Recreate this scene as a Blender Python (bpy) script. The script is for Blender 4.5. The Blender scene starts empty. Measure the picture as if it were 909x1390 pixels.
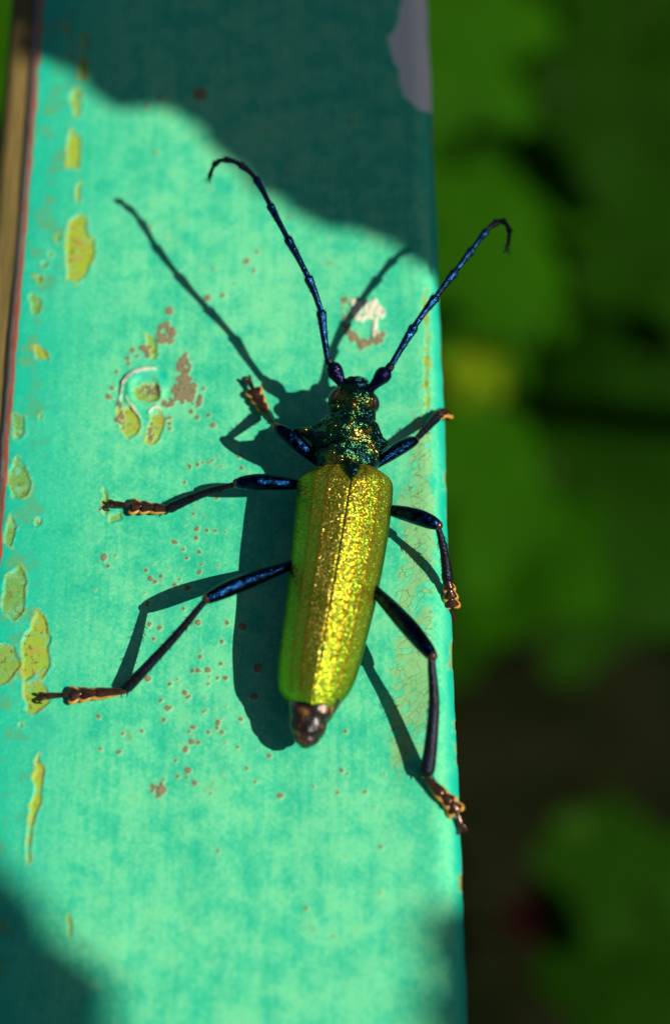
import bpy, math, random
import numpy as np
from mathutils import Vector, noise as mnoise

# ------------------------------------------------------------------ scene, camera, light
# one Blender unit is one centimetre: a macro photograph of a beetle on a painted beam
scene = bpy.context.scene
scene.unit_settings.system = 'METRIC'
scene.unit_settings.scale_length = 0.01
COL = scene.collection
rad = math.radians

TILT = rad(30.0)           # the camera looks down, 30 degrees off the vertical
DIST = 18.0
PW, PH, FPX = 909.0, 1390.0, 3000.0
CAM = Vector((0, -DIST * math.sin(TILT), DIST * math.cos(TILT)))
cd = bpy.data.cameras.new('camera')
cam = bpy.data.objects.new('camera', cd)
COL.objects.link(cam)
cam.location = CAM
cam.rotation_euler = (TILT, 0, 0)
cd.sensor_fit = 'VERTICAL'
cd.sensor_height = 36.0
cd.lens = 36.0 * FPX / PH
cd.clip_start = 0.1
cd.clip_end = 20000
cd.dof.use_dof = True
cd.dof.focus_distance = 17.65
APERTURE = 0.47
cd.dof.aperture_fstop = cd.lens * 0.001 / APERTURE
scene.camera = cam

SUN = Vector((0.95, -0.37, 1.0)).normalized()     # towards the sun
w = bpy.data.worlds.new('World')
scene.world = w
w.use_nodes = True
wn = w.node_tree.nodes
sky = wn.new('ShaderNodeTexSky')
sky.sky_type = 'NISHITA'
sky.sun_disc = False
sky.sun_elevation = math.asin(SUN.z)
sky.sun_rotation = math.atan2(SUN.x, SUN.y)
sky.altitude = 100
sky.air_density = 0.5
sky.dust_density = 1.0
sky.ozone_density = 0.0
w.node_tree.links.new(sky.outputs[0], wn['Background'].inputs[0])
wn['Background'].inputs[1].default_value = 0.055

sl = bpy.data.lights.new('sun', 'SUN')
sl.energy = 5.0
sl.angle = rad(0.53)
sl.color = (1.0, 0.95, 0.86)
so = bpy.data.objects.new('sun', sl)
COL.objects.link(so)
so.rotation_euler = (-SUN).to_track_quat('-Z', 'Y').to_euler()
so.location = SUN * 200

scene.view_settings.view_transform = 'Standard'
scene.view_settings.look = 'None'
scene.view_settings.exposure = 0.2
scene.view_settings.gamma = 1.0
scene.view_settings.use_curve_mapping = False
scene.render.engine = 'CYCLES'
scene.cycles.max_bounces = 6
scene.cycles.diffuse_bounces = 3
scene.cycles.glossy_bounces = 3

# ------------------------------------------------------------------ helpers
CT, ST = math.cos(TILT), math.sin(TILT)

def P(px, py, h=0.0):
    """point of the place at height h that the photograph shows at (px, py)"""
    cx = (px - PW / 2) / FPX
    cy = -(py - PH / 2) / FPX
    d = Vector((cx, ST + cy * CT, -CT + cy * ST))
    t = (h - CAM.z) / d.z
    return CAM + d * t

def to_photo(x, y, z):
    """numpy: place -> photograph coordinates"""
    rx, ry, rz = x - CAM.x, y - CAM.y, z - CAM.z
    depth = ry * ST - rz * CT
    up = ry * CT + rz * ST
    return PW / 2 + FPX * rx / depth, PH / 2 - FPX * up / depth

def link(o, parent=None):
    COL.objects.link(o)
    if parent is not None:
        o.parent = parent
    return o

def empty(name, loc, label, cat, group=None):
    o = bpy.data.objects.new(name, None)
    o.empty_display_size = 0.3
    o.location = loc
    o['label'] = label
    o['category'] = cat
    if group:
        o['group'] = group
    return link(o)

def make(name, verts, faces, mats, parent=None, mat_idx=None, smooth=True):
    me = bpy.data.meshes.new(name)
    off = Vector((0, 0, 0))
    if parent is not None:
        q = parent
        while q is not None:
            off += q.location
            q = q.parent
    v = [(p[0] - off[0], p[1] - off[1], p[2] - off[2]) for p in verts]
    me.from_pydata(v, [], faces)
    if not isinstance(mats, (list, tuple)):
        mats = [mats]
    for m in mats:
        me.materials.append(m)
    if mat_idx is not None:
        me.polygons.foreach_set('material_index', mat_idx)
    if smooth:
        me.polygons.foreach_set('use_smooth', [True] * len(me.polygons))
    me.update()
    o = bpy.data.objects.new(name, me)
    return link(o, parent)

def crom(pts, n):
    """Catmull-Rom resample of tuples to n+1 samples"""
    a = np.array(pts, float)
    m = len(a)
    ext = np.vstack([2 * a[0] - a[1], a, 2 * a[-1] - a[-2]])
    out = []
    for k in range(n + 1):
        s = k / n * (m - 1)
        i = min(int(s), m - 2)
        t = s - i
        p0, p1, p2, p3 = ext[i], ext[i + 1], ext[i + 2], ext[i + 3]
        out.append(0.5 * (2 * p1 + (p2 - p0) * t + (2 * p0 - 5 * p1 + 4 * p2 - p3) * t * t
                          + (3 * p1 - p0 - 3 * p2 + p3) * t ** 3))
    return np.array(out)

class Buf:
    def __init__(s):
        s.v, s.f, s.m = [], [], []

    def add(s, v, f, m=0):
        o = len(s.v)
        s.v += [tuple(p) for p in v]
        s.f += [tuple(i + o for i in q) for q in f]
        s.m += [m] * len(f)

    def tube(s, pts, ra, n=12, rb=None, up=Vector((0, 0, 1)), m=0, samples=None):
        """ra: half widths sideways, rb: half heights; rounded ends come from small radii"""
        if rb is None:
            rb = ra
        dat = np.array([list(p) + [a, b] for p, a, b in zip(pts, ra, rb)], float)
        if samples:
            dat = crom(dat, samples)
        rows = len(dat)
        V, F = [], []
        side = None
        for i in range(rows):
            c = Vector(dat[i, :3])
            t = Vector(dat[min(i + 1, rows - 1), :3]) - Vector(dat[max(i - 1, 0), :3])
            if t.length < 1e-9:
                t = Vector((0, 1, 0))
            t.normalize()
            sd = t.cross(up)
            if sd.length < 0.08:
                sd = side if side is not None else Vector((1, 0, 0))
            sd = (sd - t * sd.dot(t)).normalized()
            if side is not None and sd.dot(side) < 0:
                sd = -sd
            side = sd
            u = sd.cross(t).normalized()
            a, b = max(dat[i, 3], 1e-4), max(dat[i, 4], 1e-4)
            for k in range(n):
                th = 2 * math.pi * k / n
                V.append(c + sd * (a * math.cos(th)) + u * (b * math.sin(th)))
        for i in range(rows - 1):
            for k in range(n):
                k2 = (k + 1) % n
                F.append((i * n + k, i * n + k2, (i + 1) * n + k2, (i + 1) * n + k))
        F.append(tuple(range(n - 1, -1, -1)))
        F.append(tuple((rows - 1) * n + k for k in range(n)))
        s.add(V, F, m)

    def ellipsoid(s, c, rx, ry, rz, ax=None, n=16, rows=10, m=0):
        ax = ax or (Vector((1, 0, 0)), Vector((0, 1, 0)), Vector((0, 0, 1)))
        V, F = [], []
        for i in range(rows + 1):
            ph = math.pi * i / rows
            for k in range(n):
                th = 2 * math.pi * k / n
                V.append(c + ax[0] * (rx * math.sin(ph) * math.cos(th)) + ax[1] * (ry * math.sin(ph) * math.sin(th))
                         + ax[2] * (rz * math.cos(ph)))
        for i in range(rows):
            for k in range(n):
                k2 = (k + 1) % n
                F.append((i * n + k, (i + 1) * n + k, (i + 1) * n + k2, i * n + k2))
        s.add(V, F, m)

    def build(s, name, mats, parent=None, smooth=True):
        return make(name, s.v, s.f, mats, parent, s.m, smooth)

# ---- numpy value noise
def vnoise(x, y, seed):
    ang = 0.55 + 0.37 * seed
    x, y = x * math.cos(ang) - y * math.sin(ang), x * math.sin(ang) + y * math.cos(ang)
    rs = np.random.RandomState(seed)
    tab = rs.rand(256, 256)
    xi, yi = np.floor(x).astype(int), np.floor(y).astype(int)
    fx, fy = x - xi, y - yi
    fx, fy = fx * fx * (3 - 2 * fx), fy * fy * (3 - 2 * fy)
    g = lambda a, b: tab[a % 256, b % 256]
    return ((g(xi, yi) * (1 - fx) + g(xi + 1, yi) * fx) * (1 - fy)
            + (g(xi, yi + 1) * (1 - fx) + g(xi + 1, yi + 1) * fx) * fy) * 2 - 1

def fbm(x, y, seed, octv=3):
    r, a = 0, 1.0
    for k in range(octv):
        r = r + a * vnoise(x * 2 ** k + 13.7 * k, y * 2 ** k + 7.3 * k, seed + k)
        a *= 0.5
    return r / 1.75

def sd_poly(x, y, pts):
    """signed distance to a polygon, positive inside"""
    p = np.array(pts, float)
    d = np.full(x.shape, 1e9)
    inside = np.zeros(x.shape, bool)
    n = len(p)
    for i in range(n):
        a, b = p[i], p[(i + 1) % n]
        ex, ey = b - a
        wx, wy = x - a[0], y - a[1]
        t = np.clip((wx * ex + wy * ey) / (ex * ex + ey * ey + 1e-9), 0, 1)
        d = np.minimum(d, np.hypot(wx - ex * t, wy - ey * t))
        c = (a[1] > y) != (b[1] > y)
        with np.errstate(divide='ignore', invalid='ignore'):
            xc = a[0] + (y - a[1]) * ex / (ey if abs(ey) > 1e-9 else 1e-9)
        inside ^= c & (x < xc)
    return np.where(inside, d, -d)

def sd_line(x, y, pts, wdt):
    p = np.array(pts, float)
    d = np.full(x.shape, 1e9)
    for a, b in zip(p[:-1], p[1:]):
        e = b - a
        t = np.clip(((x - a[0]) * e[0] + (y - a[1]) * e[1]) / (e @ e), 0, 1)
        d = np.minimum(d, np.hypot(x - a[0] - e[0] * t, y - a[1] - e[1] * t))
    return wdt - d

# ------------------------------------------------------------------ material helpers
class N:
    """small wrapper round a node tree"""
    def __init__(s, name):
        s.mat = bpy.data.materials.new(name)
        s.mat.use_nodes = True
        s.t = s.mat.node_tree
        s.b = s.t.nodes['Principled BSDF']

    def n(s, typ, **kw):
        nd = s.t.nodes.new(typ)
        for k, v in kw.items():
            setattr(nd, k, v)
        return nd

    def l(s, a, b):
        s.t.links.new(a, b)

    def put(s, sock, v):
        if hasattr(v, 'node'):
            s.l(v, sock)
        else:
            sock.default_value = v

    def coord(s, scale=(1, 1, 1)):
        tc = s.n('ShaderNodeTexCoord')
        mp = s.n('ShaderNodeMapping')
        mp.inputs['Scale'].default_value = scale
        mp.inputs['Rotation'].default_value = (0.52, 0.37, 0.81)     # keeps flat faces off the noise lattice
        mp.inputs['Location'].default_value = (3.17, 1.71, 5.33)
        s.l(tc.outputs['Object'], mp.inputs[0])
        return mp.outputs[0]

    def noise(s, vec, scale, detail=3, rough=0.55):
        nd = s.n('ShaderNodeTexNoise')
        s.l(vec, nd.inputs['Vector'])
        nd.inputs['Scale'].default_value = scale
        nd.inputs['Detail'].default_value = detail
        nd.inputs['Roughness'].default_value = rough
        return nd.outputs[0]

    def voro(s, vec, scale, feature='F1'):
        nd = s.n('ShaderNodeTexVoronoi', feature=feature)
        s.l(vec, nd.inputs['Vector'])
        nd.inputs['Scale'].default_value = scale
        return nd

    def attr(s, name):
        nd = s.n('ShaderNodeAttribute', attribute_name=name)
        return nd.outputs['Fac']

    def m(s, op, a, b=0.0, c=None, clamp=False):
        nd = s.n('ShaderNodeMath', operation=op, use_clamp=clamp)
        s.put(nd.inputs[0], a)
        s.put(nd.inputs[1], b)
        if c is not None:
            s.put(nd.inputs[2], c)
        return nd.outputs[0]

    def step(s, v, lo, hi):
        nd = s.n('ShaderNodeMapRange', interpolation_type='SMOOTHSTEP')
        s.put(nd.inputs[0], v)
        nd.inputs[1].default_value = lo
        nd.inputs[2].default_value = hi
        return nd.outputs[0]

    def mix(s, f, a, b, blend='MIX'):
        nd = s.n('ShaderNodeMix', data_type='RGBA', blend_type=blend)
        s.put(nd.inputs[0], f)
        for k, v in ((6, a), (7, b)):
            if hasattr(v, 'node'):
                s.l(v, nd.inputs[k])
            else:
                nd.inputs[k].default_value = (*v, 1)
        return nd.outputs[2]

    def ramp(s, f, stops, interp='LINEAR'):
        nd = s.n('ShaderNodeValToRGB')
        cr = nd.color_ramp
        cr.interpolation = interp
        while len(cr.elements) < len(stops):
            cr.elements.new(0.5)
        for e, (p, c) in zip(cr.elements, stops):
            e.position = p
            e.color = (*c, 1)
        s.l(f, nd.inputs[0])
        return nd.outputs[0]

    def bump(s, h, strength, dist, nrm=None):
        nd = s.n('ShaderNodeBump')
        nd.inputs['Strength'].default_value = strength
        nd.inputs['Distance'].default_value = dist
        s.l(h, nd.inputs['Height'])
        if nrm is not None:
            s.l(nrm, nd.inputs['Normal'])
        return nd.outputs[0]

    def jitter(s, cellcol, amt, nrm=None):
        """tilt the normal of every cell a little: facets of the sculptured cuticle"""
        sub = s.n('ShaderNodeVectorMath', operation='SUBTRACT')
        s.l(cellcol, sub.inputs[0])
        sub.inputs[1].default_value = (0.5, 0.5, 0.5)
        sc = s.n('ShaderNodeVectorMath', operation='SCALE')
        s.l(sub.outputs[0], sc.inputs[0])
        sc.inputs['Scale'].default_value = amt
        if nrm is None:
            nrm = s.n('ShaderNodeNewGeometry').outputs['Normal']
        ad = s.n('ShaderNodeVectorMath', operation='ADD')
        s.l(nrm, ad.inputs[0])
        s.l(sc.outputs[0], ad.inputs[1])
        no = s.n('ShaderNodeVectorMath', operation='NORMALIZE')
        s.l(ad.outputs[0], no.inputs[0])
        return no.outputs[0]

    def set(s, **kw):
        for k, v in kw.items():
            nm = {'color': 'Base Color', 'rough': 'Roughness', 'metal': 'Metallic', 'normal': 'Normal',
                  'spec': 'Specular IOR Level', 'coat': 'Coat Weight', 'coat_rough': 'Coat Roughness',
                  'trans': 'Transmission Weight', 'sheen': 'Sheen Weight'}[k]
            sock = s.b.inputs[nm]
            if isinstance(v, tuple):
                v = (*v, 1)
            s.put(sock, v)
        return s.mat

# ------------------------------------------------------------------ materials
def mat_paint():
    q = N('chipped_green_paint')
    co = q.coord()
    cs = q.coord((9.0, 0.5, 1))
    big = q.noise(co, 0.9, 3)
    mid = q.noise(co, 4.5, 4, 0.6)
    fine = q.noise(co, 30, 3, 0.65)
    streak = q.noise(cs, 2.0, 3)
    v = q.m('MULTIPLY_ADD', mid, 0.75, q.m('MULTIPLY_ADD', streak, 0.32, q.m('MULTIPLY', big, 0.43)))
    v = q.m('MULTIPLY_ADD', q.m('SUBTRACT', fine, 0.5), 0.55, v)
    col = q.ramp(v, [(0.52, (0.018, 0.42, 0.24)), (0.68, (0.050, 0.50, 0.265)), (0.84, (0.125, 0.585, 0.29)),
                     (1.0, (0.17, 0.62, 0.30))])
    teal = q.step(q.m('ADD', q.attr('teal'), q.m('MULTIPLY', q.m('SUBTRACT', mid, 0.5), 1.3)), 0.25, 0.85)
    col = q.mix(teal, col, (0.004, 0.42, 0.27))
    dull = q.step(q.m('ADD', q.attr('dull'), q.m('MULTIPLY', q.m('SUBTRACT', mid, 0.5), 3.2)), 0.45, 0.95)
    col = q.mix(q.m('MULTIPLY', dull, 0.75), col, (0.10, 0.33, 0.13))
    # crackled zone: flakes of the yellowed coat between dark fissures
    wob = q.n('ShaderNodeVectorMath', operation='ADD')
    nz = q.n('ShaderNodeTexNoise')
    q.l(co, nz.inputs['Vector'])
    nz.inputs['Scale'].default_value = 5
    scl = q.n('ShaderNodeVectorMath', operation='SCALE')
    q.l(nz.outputs['Color'], scl.inputs[0])
    scl.inputs['Scale'].default_value = 0.22
    mp2 = q.n('ShaderNodeMapping')
    mp2.inputs['Scale'].default_value = (1.5, 0.75, 1)
    q.l(co, mp2.inputs[0])
    q.l(mp2.outputs[0], wob.inputs[0])
    q.l(scl.outputs[0], wob.inputs[1])
    ve = q.voro(wob.outputs[0], 13, 'DISTANCE_TO_EDGE').outputs[0]
    vc = q.voro(wob.outputs[0], 13).outputs['Color']
    sepc = q.n('ShaderNodeSeparateColor')
    q.l(vc, sepc.inputs[0])
    ck = q.attr('crack')
    ckz = q.step(q.m('ADD', ck, q.m('MULTIPLY', q.m('SUBTRACT', mid, 0.5), 1.2)), 0.15, 0.58)
    flake = q.m('MULTIPLY', ckz, q.step(q.m('ADD', sepc.outputs[0], q.m('MULTIPLY', ck, 0.35)), 0.38, 0.62))
    col = q.mix(q.m('MULTIPLY', flake, 0.62), col, (0.25, 0.43, 0.14))
    lines = q.m('MULTIPLY', ckz, q.m('SUBTRACT', 1.0, q.step(ve, 0.006, 0.05)))
    lines = q.m('MULTIPLY', lines, q.step(q.noise(co, 7, 2), 0.36, 0.5))
    col = q.mix(q.m('MULTIPLY', lines, 0.8), col, (0.10, 0.14, 0.03))
    # old coat under the chips
    jag = q.m('ADD', q.m('MULTIPLY', q.m('SUBTRACT', q.noise(co, 13, 4, 0.8), 0.5), 22.0), q.m('ADD', q.m('MULTIPLY', q.m('SUBTRACT', mid, 0.5), 12.0), q.m('MULTIPLY', q.m('SUBTRACT', fine, 0.5), 9.0)))
    ch = q.step(q.m('ADD', q.attr('chip'), jag), -0.6, 0.8)
    tone = q.attr('tone')
    isl = q.m('MULTIPLY', q.step(q.noise(co, 10, 4, 0.7), 0.54, 0.60), q.m('SUBTRACT', 1.25, tone), clamp=True)
    ch = q.m('MULTIPLY', ch, q.m('SUBTRACT', 1.0, isl))
    under = q.mix(q.m('ADD', tone, q.m('MULTIPLY', q.m('SUBTRACT', fine, 0.5), 0.9)), (0.06, 0.30, 0.09), (0.29, 0.42, 0.03))
    under = q.mix(q.m('MULTIPLY', tone, q.step(q.noise(co, 9, 4, 0.7), 0.50, 0.62)), under, (0.36, 0.30, 0.05))
    under = q.mix(q.step(q.noise(co, 21, 3, 0.7), 0.56, 0.66), under, (0.16, 0.17, 0.035))
    rim = q.m('MULTIPLY', q.step(q.m('ADD', q.attr('chip'), jag), -4.0, -0.4), q.m('SUBTRACT', 1.0, ch))
    col = q.mix(q.m('MULTIPLY', rim, 0.35), col, (0.40, 0.44, 0.12))
    col = q.mix(ch, col, under)
    # grey undercoat
    jag2 = q.m('MULTIPLY', q.m('SUBTRACT', q.noise(co, 6, 3), 0.5), 6.0)
    ba = q.step(q.m('ADD', q.attr('bare'), jag2), -1.0, 1.5)
    col = q.mix(ba, col, q.mix(fine, (0.66, 0.63, 0.55), (0.82, 0.78, 0.68)))
    # white filler
    wh = q.step(q.m('ADD', q.attr('white'), q.m('MULTIPLY', jag, 0.16)), -0.4, 0.5)
    col = q.mix(wh, col, (0.66, 0.62, 0.46))
    # worn left edge: red lead primer and grey metal
    jag3 = q.m('MULTIPLY', q.m('SUBTRACT', q.noise(q.coord((3, 0.5, 1)), 6, 4, 0.7), 0.5), 0.09)
    ed = q.m('ADD', q.attr('edge'), jag3)
    col = q.mix(q.step(ed, 0.0, 0.012), col, q.mix(mid, (0.34, 0.06, 0.035), (0.42, 0.15, 0.09)))
    col = q.mix(q.step(ed, 0.035, 0.055), col, (0.26, 0.25, 0.20))
    # rust
    jr = q.m('MULTIPLY', q.m('SUBTRACT', q.noise(co, 26, 3, 0.7), 0.5), 3.6)
    ru = q.m('ADD', q.attr('rust'), jr)
    rr = q.step(ru, -0.5, 0.6)
    halo = q.m('MULTIPLY', q.step(q.attr('rust'), -4.0, 0.0), 0.35)
    col = q.mix(halo, col, (0.32, 0.48, 0.20))
    col = q.mix(q.m('MULTIPLY', rr, 0.92), col, q.mix(fine, (0.10, 0.06, 0.035), (0.25, 0.175, 0.095)))
    col = q.mix(q.m('MULTIPLY', q.step(ru, 1.1, 2.0), 0.5), col, (0.30, 0.24, 0.13))
    h = q.m('ADD', q.m('MULTIPLY', fine, 0.6), q.m('MULTIPLY', mid, 0.9))
    nb = q.bump(h, 0.45, 0.012)
    rgh = q.m('ADD', 0.46, q.m('MULTIPLY', q.m('MAXIMUM', rr, ch), 0.3))
    return q.set(color=col, rough=rgh, normal=nb, spec=0.16)

def mat_flange():
    q = N('weathered_brown_paint')
    co = q.coord((4, 0.35, 1))
    a = q.noise(co, 3, 5, 0.65)
    c = q.ramp(a, [(0.3, (0.05, 0.055, 0.012)), (0.48, (0.14, 0.095, 0.018)), (0.6, (0.19, 0.12, 0.025)), (0.75, (0.22, 0.19, 0.10))])
    return q.set(color=c, rough=0.8, normal=q.bump(a, 0.5, 0.03))

def mat_flake():
    q = N('curled_paint_flake')
    a = q.noise(q.coord(), 14, 3)
    return q.set(color=q.ramp(a, [(0.3, (0.34, 0.34, 0.25)), (0.6, (0.60, 0.55, 0.44))]), rough=0.6)

def mat_elytra():
    q = N('golden_green_cuticle')
    co = q.coord()
    vo = q.voro(co, 125)
    vo2 = q.voro(co, 60)
    sp = q.n('ShaderNodeSeparateColor')
    q.l(vo.outputs['Color'], sp.inputs[0])
    t = q.attr('across')
    lng = q.attr('along')
    hue = q.ramp(sp.outputs[0], [(0.0, (0.02, 0.26, 0.02)), (0.30, (0.13, 0.44, 0.015)), (0.55, (0.52, 0.56, 0.02)),
                                 (0.78, (0.78, 0.34, 0.015)), (1.0, (0.85, 0.82, 0.25))])
    base = q.mix(0.25, hue, (0.50, 0.38, 0.003))
    # greener flanks and greener tip, brown-gold ribs, dark seam
    base = q.mix(q.m('MULTIPLY', q.step(t, 0.86, 1.0), 0.9), base, (0.012, 0.11, 0.02))
    base = q.mix(q.m('MULTIPLY', q.step(lng, 0.5, 1.0), 0.4), base, (0.26, 0.58, 0.02))
    r1 = q.m('SUBTRACT', 1.0, q.step(q.m('ABSOLUTE', q.m('SUBTRACT', t, 0.40)), 0.01, 0.07))
    r2 = q.m('SUBTRACT', 1.0, q.step(q.m('ABSOLUTE', q.m('SUBTRACT', t, 0.66)), 0.01, 0.06))
    base = q.mix(q.m('MULTIPLY', q.m('MAXIMUM', r1, r2), 0.55), base, (0.50, 0.22, 0.012))
    seam = q.m('SUBTRACT', 1.0, q.step(t, 0.002, 0.03))
    base = q.mix(q.m('MULTIPLY', seam, 0.85), base, (0.05, 0.06, 0.01))
    nr = q.jitter(vo.outputs['Color'], 0.9)
    nb = q.bump(vo2.outputs['Distance'], 0.2, 0.01, nr)
    q.b.inputs['Specular Tint'].default_value = (0.9, 1, 0.6, 1)
    return q.set(color=base, metal=0.9, rough=0.40, normal=nb)

def mat_pronotum():
    q = N('wrinkled_metallic_cuticle')
    co = q.coord()
    vo = q.voro(co, 46)
    a = q.noise(co, 5, 3)
    fine = q.noise(co, 38, 2)
    col = q.ramp(a, [(0.30, (0.003, 0.014, 0.036)), (0.45, (0.005, 0.036, 0.038)), (0.56, (0.02, 0.09, 0.03)), (0.66, (0.20, 0.16, 0.03)), (0.76, (0.5, 0.36, 0.12))])
    nr = q.jitter(vo.outputs['Color'], 0.75)
    nb = q.bump(fine, 0.8, 0.02, nr)
    return q.set(color=col, metal=0.95, rough=0.24, normal=nb)

def mat_abdomen():
    q = N('brown_black_cuticle')
    co = q.coord()
    a = q.noise(co, 9, 3)
    col = q.ramp(a, [(0.42, (0.007, 0.005, 0.004)), (0.56, (0.03, 0.013, 0.005)), (0.68, (0.26, 0.13, 0.035))])
    return q.set(color=col, metal=0.1, rough=0.3, normal=q.bump(q.noise(co, 40, 2), 0.6, 0.01), coat=0.3)

def mat_blue(name='blue_black_cuticle', col=(0.003, 0.030, 0.095), col2=(0.0015, 0.003, 0.007), rough=0.17, metal=1.0, scale=26):
    q = N(name)
    co = q.coord()
    a = q.noise(co, scale, 2)
    f = q.noise(co, 60, 2)
    return q.set(color=q.mix(q.step(a, 0.35, 0.65), col, col2), metal=metal, rough=rough, normal=q.bump(f, 0.75, 0.012), spec=0.3)

def mat_simple(name, c1, c2, scale, rough, metal=0.0, bump=0.3, dist=0.01, spec=0.5):
    q = N(name)
    a = q.noise(q.coord(), scale, 4, 0.6)
    return q.set(color=q.mix(q.step(a, 0.3, 0.7), c1, c2), rough=rough, metal=metal, normal=q.bump(a, bump, dist), spec=spec)

def mat_leaf(name, c1, c2):
    q = N(name)
    a = q.noise(q.coord(), 0.6, 3)
    f = q.voro(q.coord(), 3.0, 'DISTANCE_TO_EDGE').outputs[0]
    col = q.mix(q.step(a, 0.3, 0.7), c1, c2)
    mt = q.set(color=col, rough=0.7, spec=0.03, normal=q.bump(f, 0.3, 0.1))
    tr = q.n('ShaderNodeBsdfTranslucent')
    q.l(q.mix(0.6, col, (0.05, 0.18, 0.001)), tr.inputs[0])
    mx = q.n('ShaderNodeMixShader')
    mx.inputs[0].default_value = 0.35
    q.l(q.b.outputs[0], mx.inputs[1])
    q.l(tr.outputs[0], mx.inputs[2])
    q.l(mx.outputs[0], q.t.nodes['Material Output'].inputs[0])
    return mt

M_PAINT = mat_paint()
M_FLANGE = mat_flange()
M_FLAKE = mat_flake()
M_ELY = mat_elytra()
M_PRO = mat_pronotum()
M_ABD = mat_abdomen()
M_FEM = mat_blue()
M_TIB = mat_blue('dark_tibia_cuticle', (0.012, 0.018, 0.035), (0.010, 0.008, 0.009), 0.34, 0.6)
M_ANT = mat_blue('antenna_cuticle', (0.007, 0.05, 0.15), (0.003, 0.010, 0.028), 0.22, 0.9)
M_ANTTIP = mat_blue('antenna_tip_cuticle', (0.014, 0.012, 0.03), (0.010, 0.010, 0.02), 0.4, 0.6)
M_SCAPE = mat_blue('violet_scape_cuticle', (0.012, 0.010, 0.055), (0.004, 0.006, 0.02), 0.18, 0.8)
M_TARS = mat_simple('bronze_tarsus_cuticle', (0.035, 0.015, 0.014), (0.10, 0.045, 0.025), 16, 0.22, 0.6)
M_PAD = mat_simple('golden_tarsus_pad', (0.55, 0.29, 0.03), (0.36, 0.15, 0.015), 30, 0.5)
M_EYE = mat_simple('dark_red_eye', (0.022, 0.010, 0.008), (0.012, 0.008, 0.008), 60, 0.25)
M_KNEE = mat_simple('brown_joint_cuticle', (0.03, 0.012, 0.01), (0.10, 0.04, 0.025), 40, 0.16, 0.3)
M_STEM = mat_simple('green_brown_bark', (0.06, 0.07, 0.02), (0.09, 0.06, 0.03), 3, 0.8)
M_SOIL = mat_simple('dark_garden_soil', (0.004, 0.006, 0.002), (0.010, 0.012, 0.004), 0.15, 0.95, 0, 0.8, 2.0, 0.0)
M_RED = mat_simple('red_petal', (0.45, 0.010, 0.015), (0.36, 0.008, 0.015), 1.0, 0.5)
LEAFM = [mat_leaf('leaf_green', (0.014, 0.070, 0.0005), (0.020, 0.095, 0.0005)),
         mat_leaf('leaf_yellow_green', (0.10, 0.17, 0.002), (0.13, 0.19, 0.002)),
         mat_leaf('leaf_dark_green', (0.007, 0.034, 0.0005), (0.011, 0.05, 0.0005))]

# ------------------------------------------------------------------ ground
GZ = -58.0
def ground():
    n = 90
    xs = np.sign(np.linspace(-1, 1, n)) * np.abs(np.linspace(-1, 1, n)) ** 4 * 6000
    V, F = [], []
    for j in range(n):
        for i in range(n):
            x, y = xs[i], xs[j] + 20
            V.append((x, y, GZ + 1.6 * mnoise.noise((x * 0.12, y * 0.12, 0)) + 0.6 * mnoise.noise((x * 0.5, y * 0.5, 3))))
    for j in range(n - 1):
        for i in range(n - 1):
            F.append((j * n + i, j * n + i + 1, (j + 1) * n + i + 1, (j + 1) * n + i))
    o = make('ground', V, F, M_SOIL)
    o['kind'] = 'structure'
ground()

# ------------------------------------------------------------------ the painted beam
SKEW = -0.0072                       # the beam runs a touch askew of the y axis
def beam_u(px, py):
    p = P(px, py)
    return p.x - SKEW * p.y
XR = beam_u(609, 700)
XL = beam_u(45, 0)
RR, RL = 0.22, 0.13
DEPTH = 2.4

beam = empty('painted_beam', (0, 0, GZ), 'green painted metal beam with chipped, crackled and rust-spotted paint under the beetle', 'beam')

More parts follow.
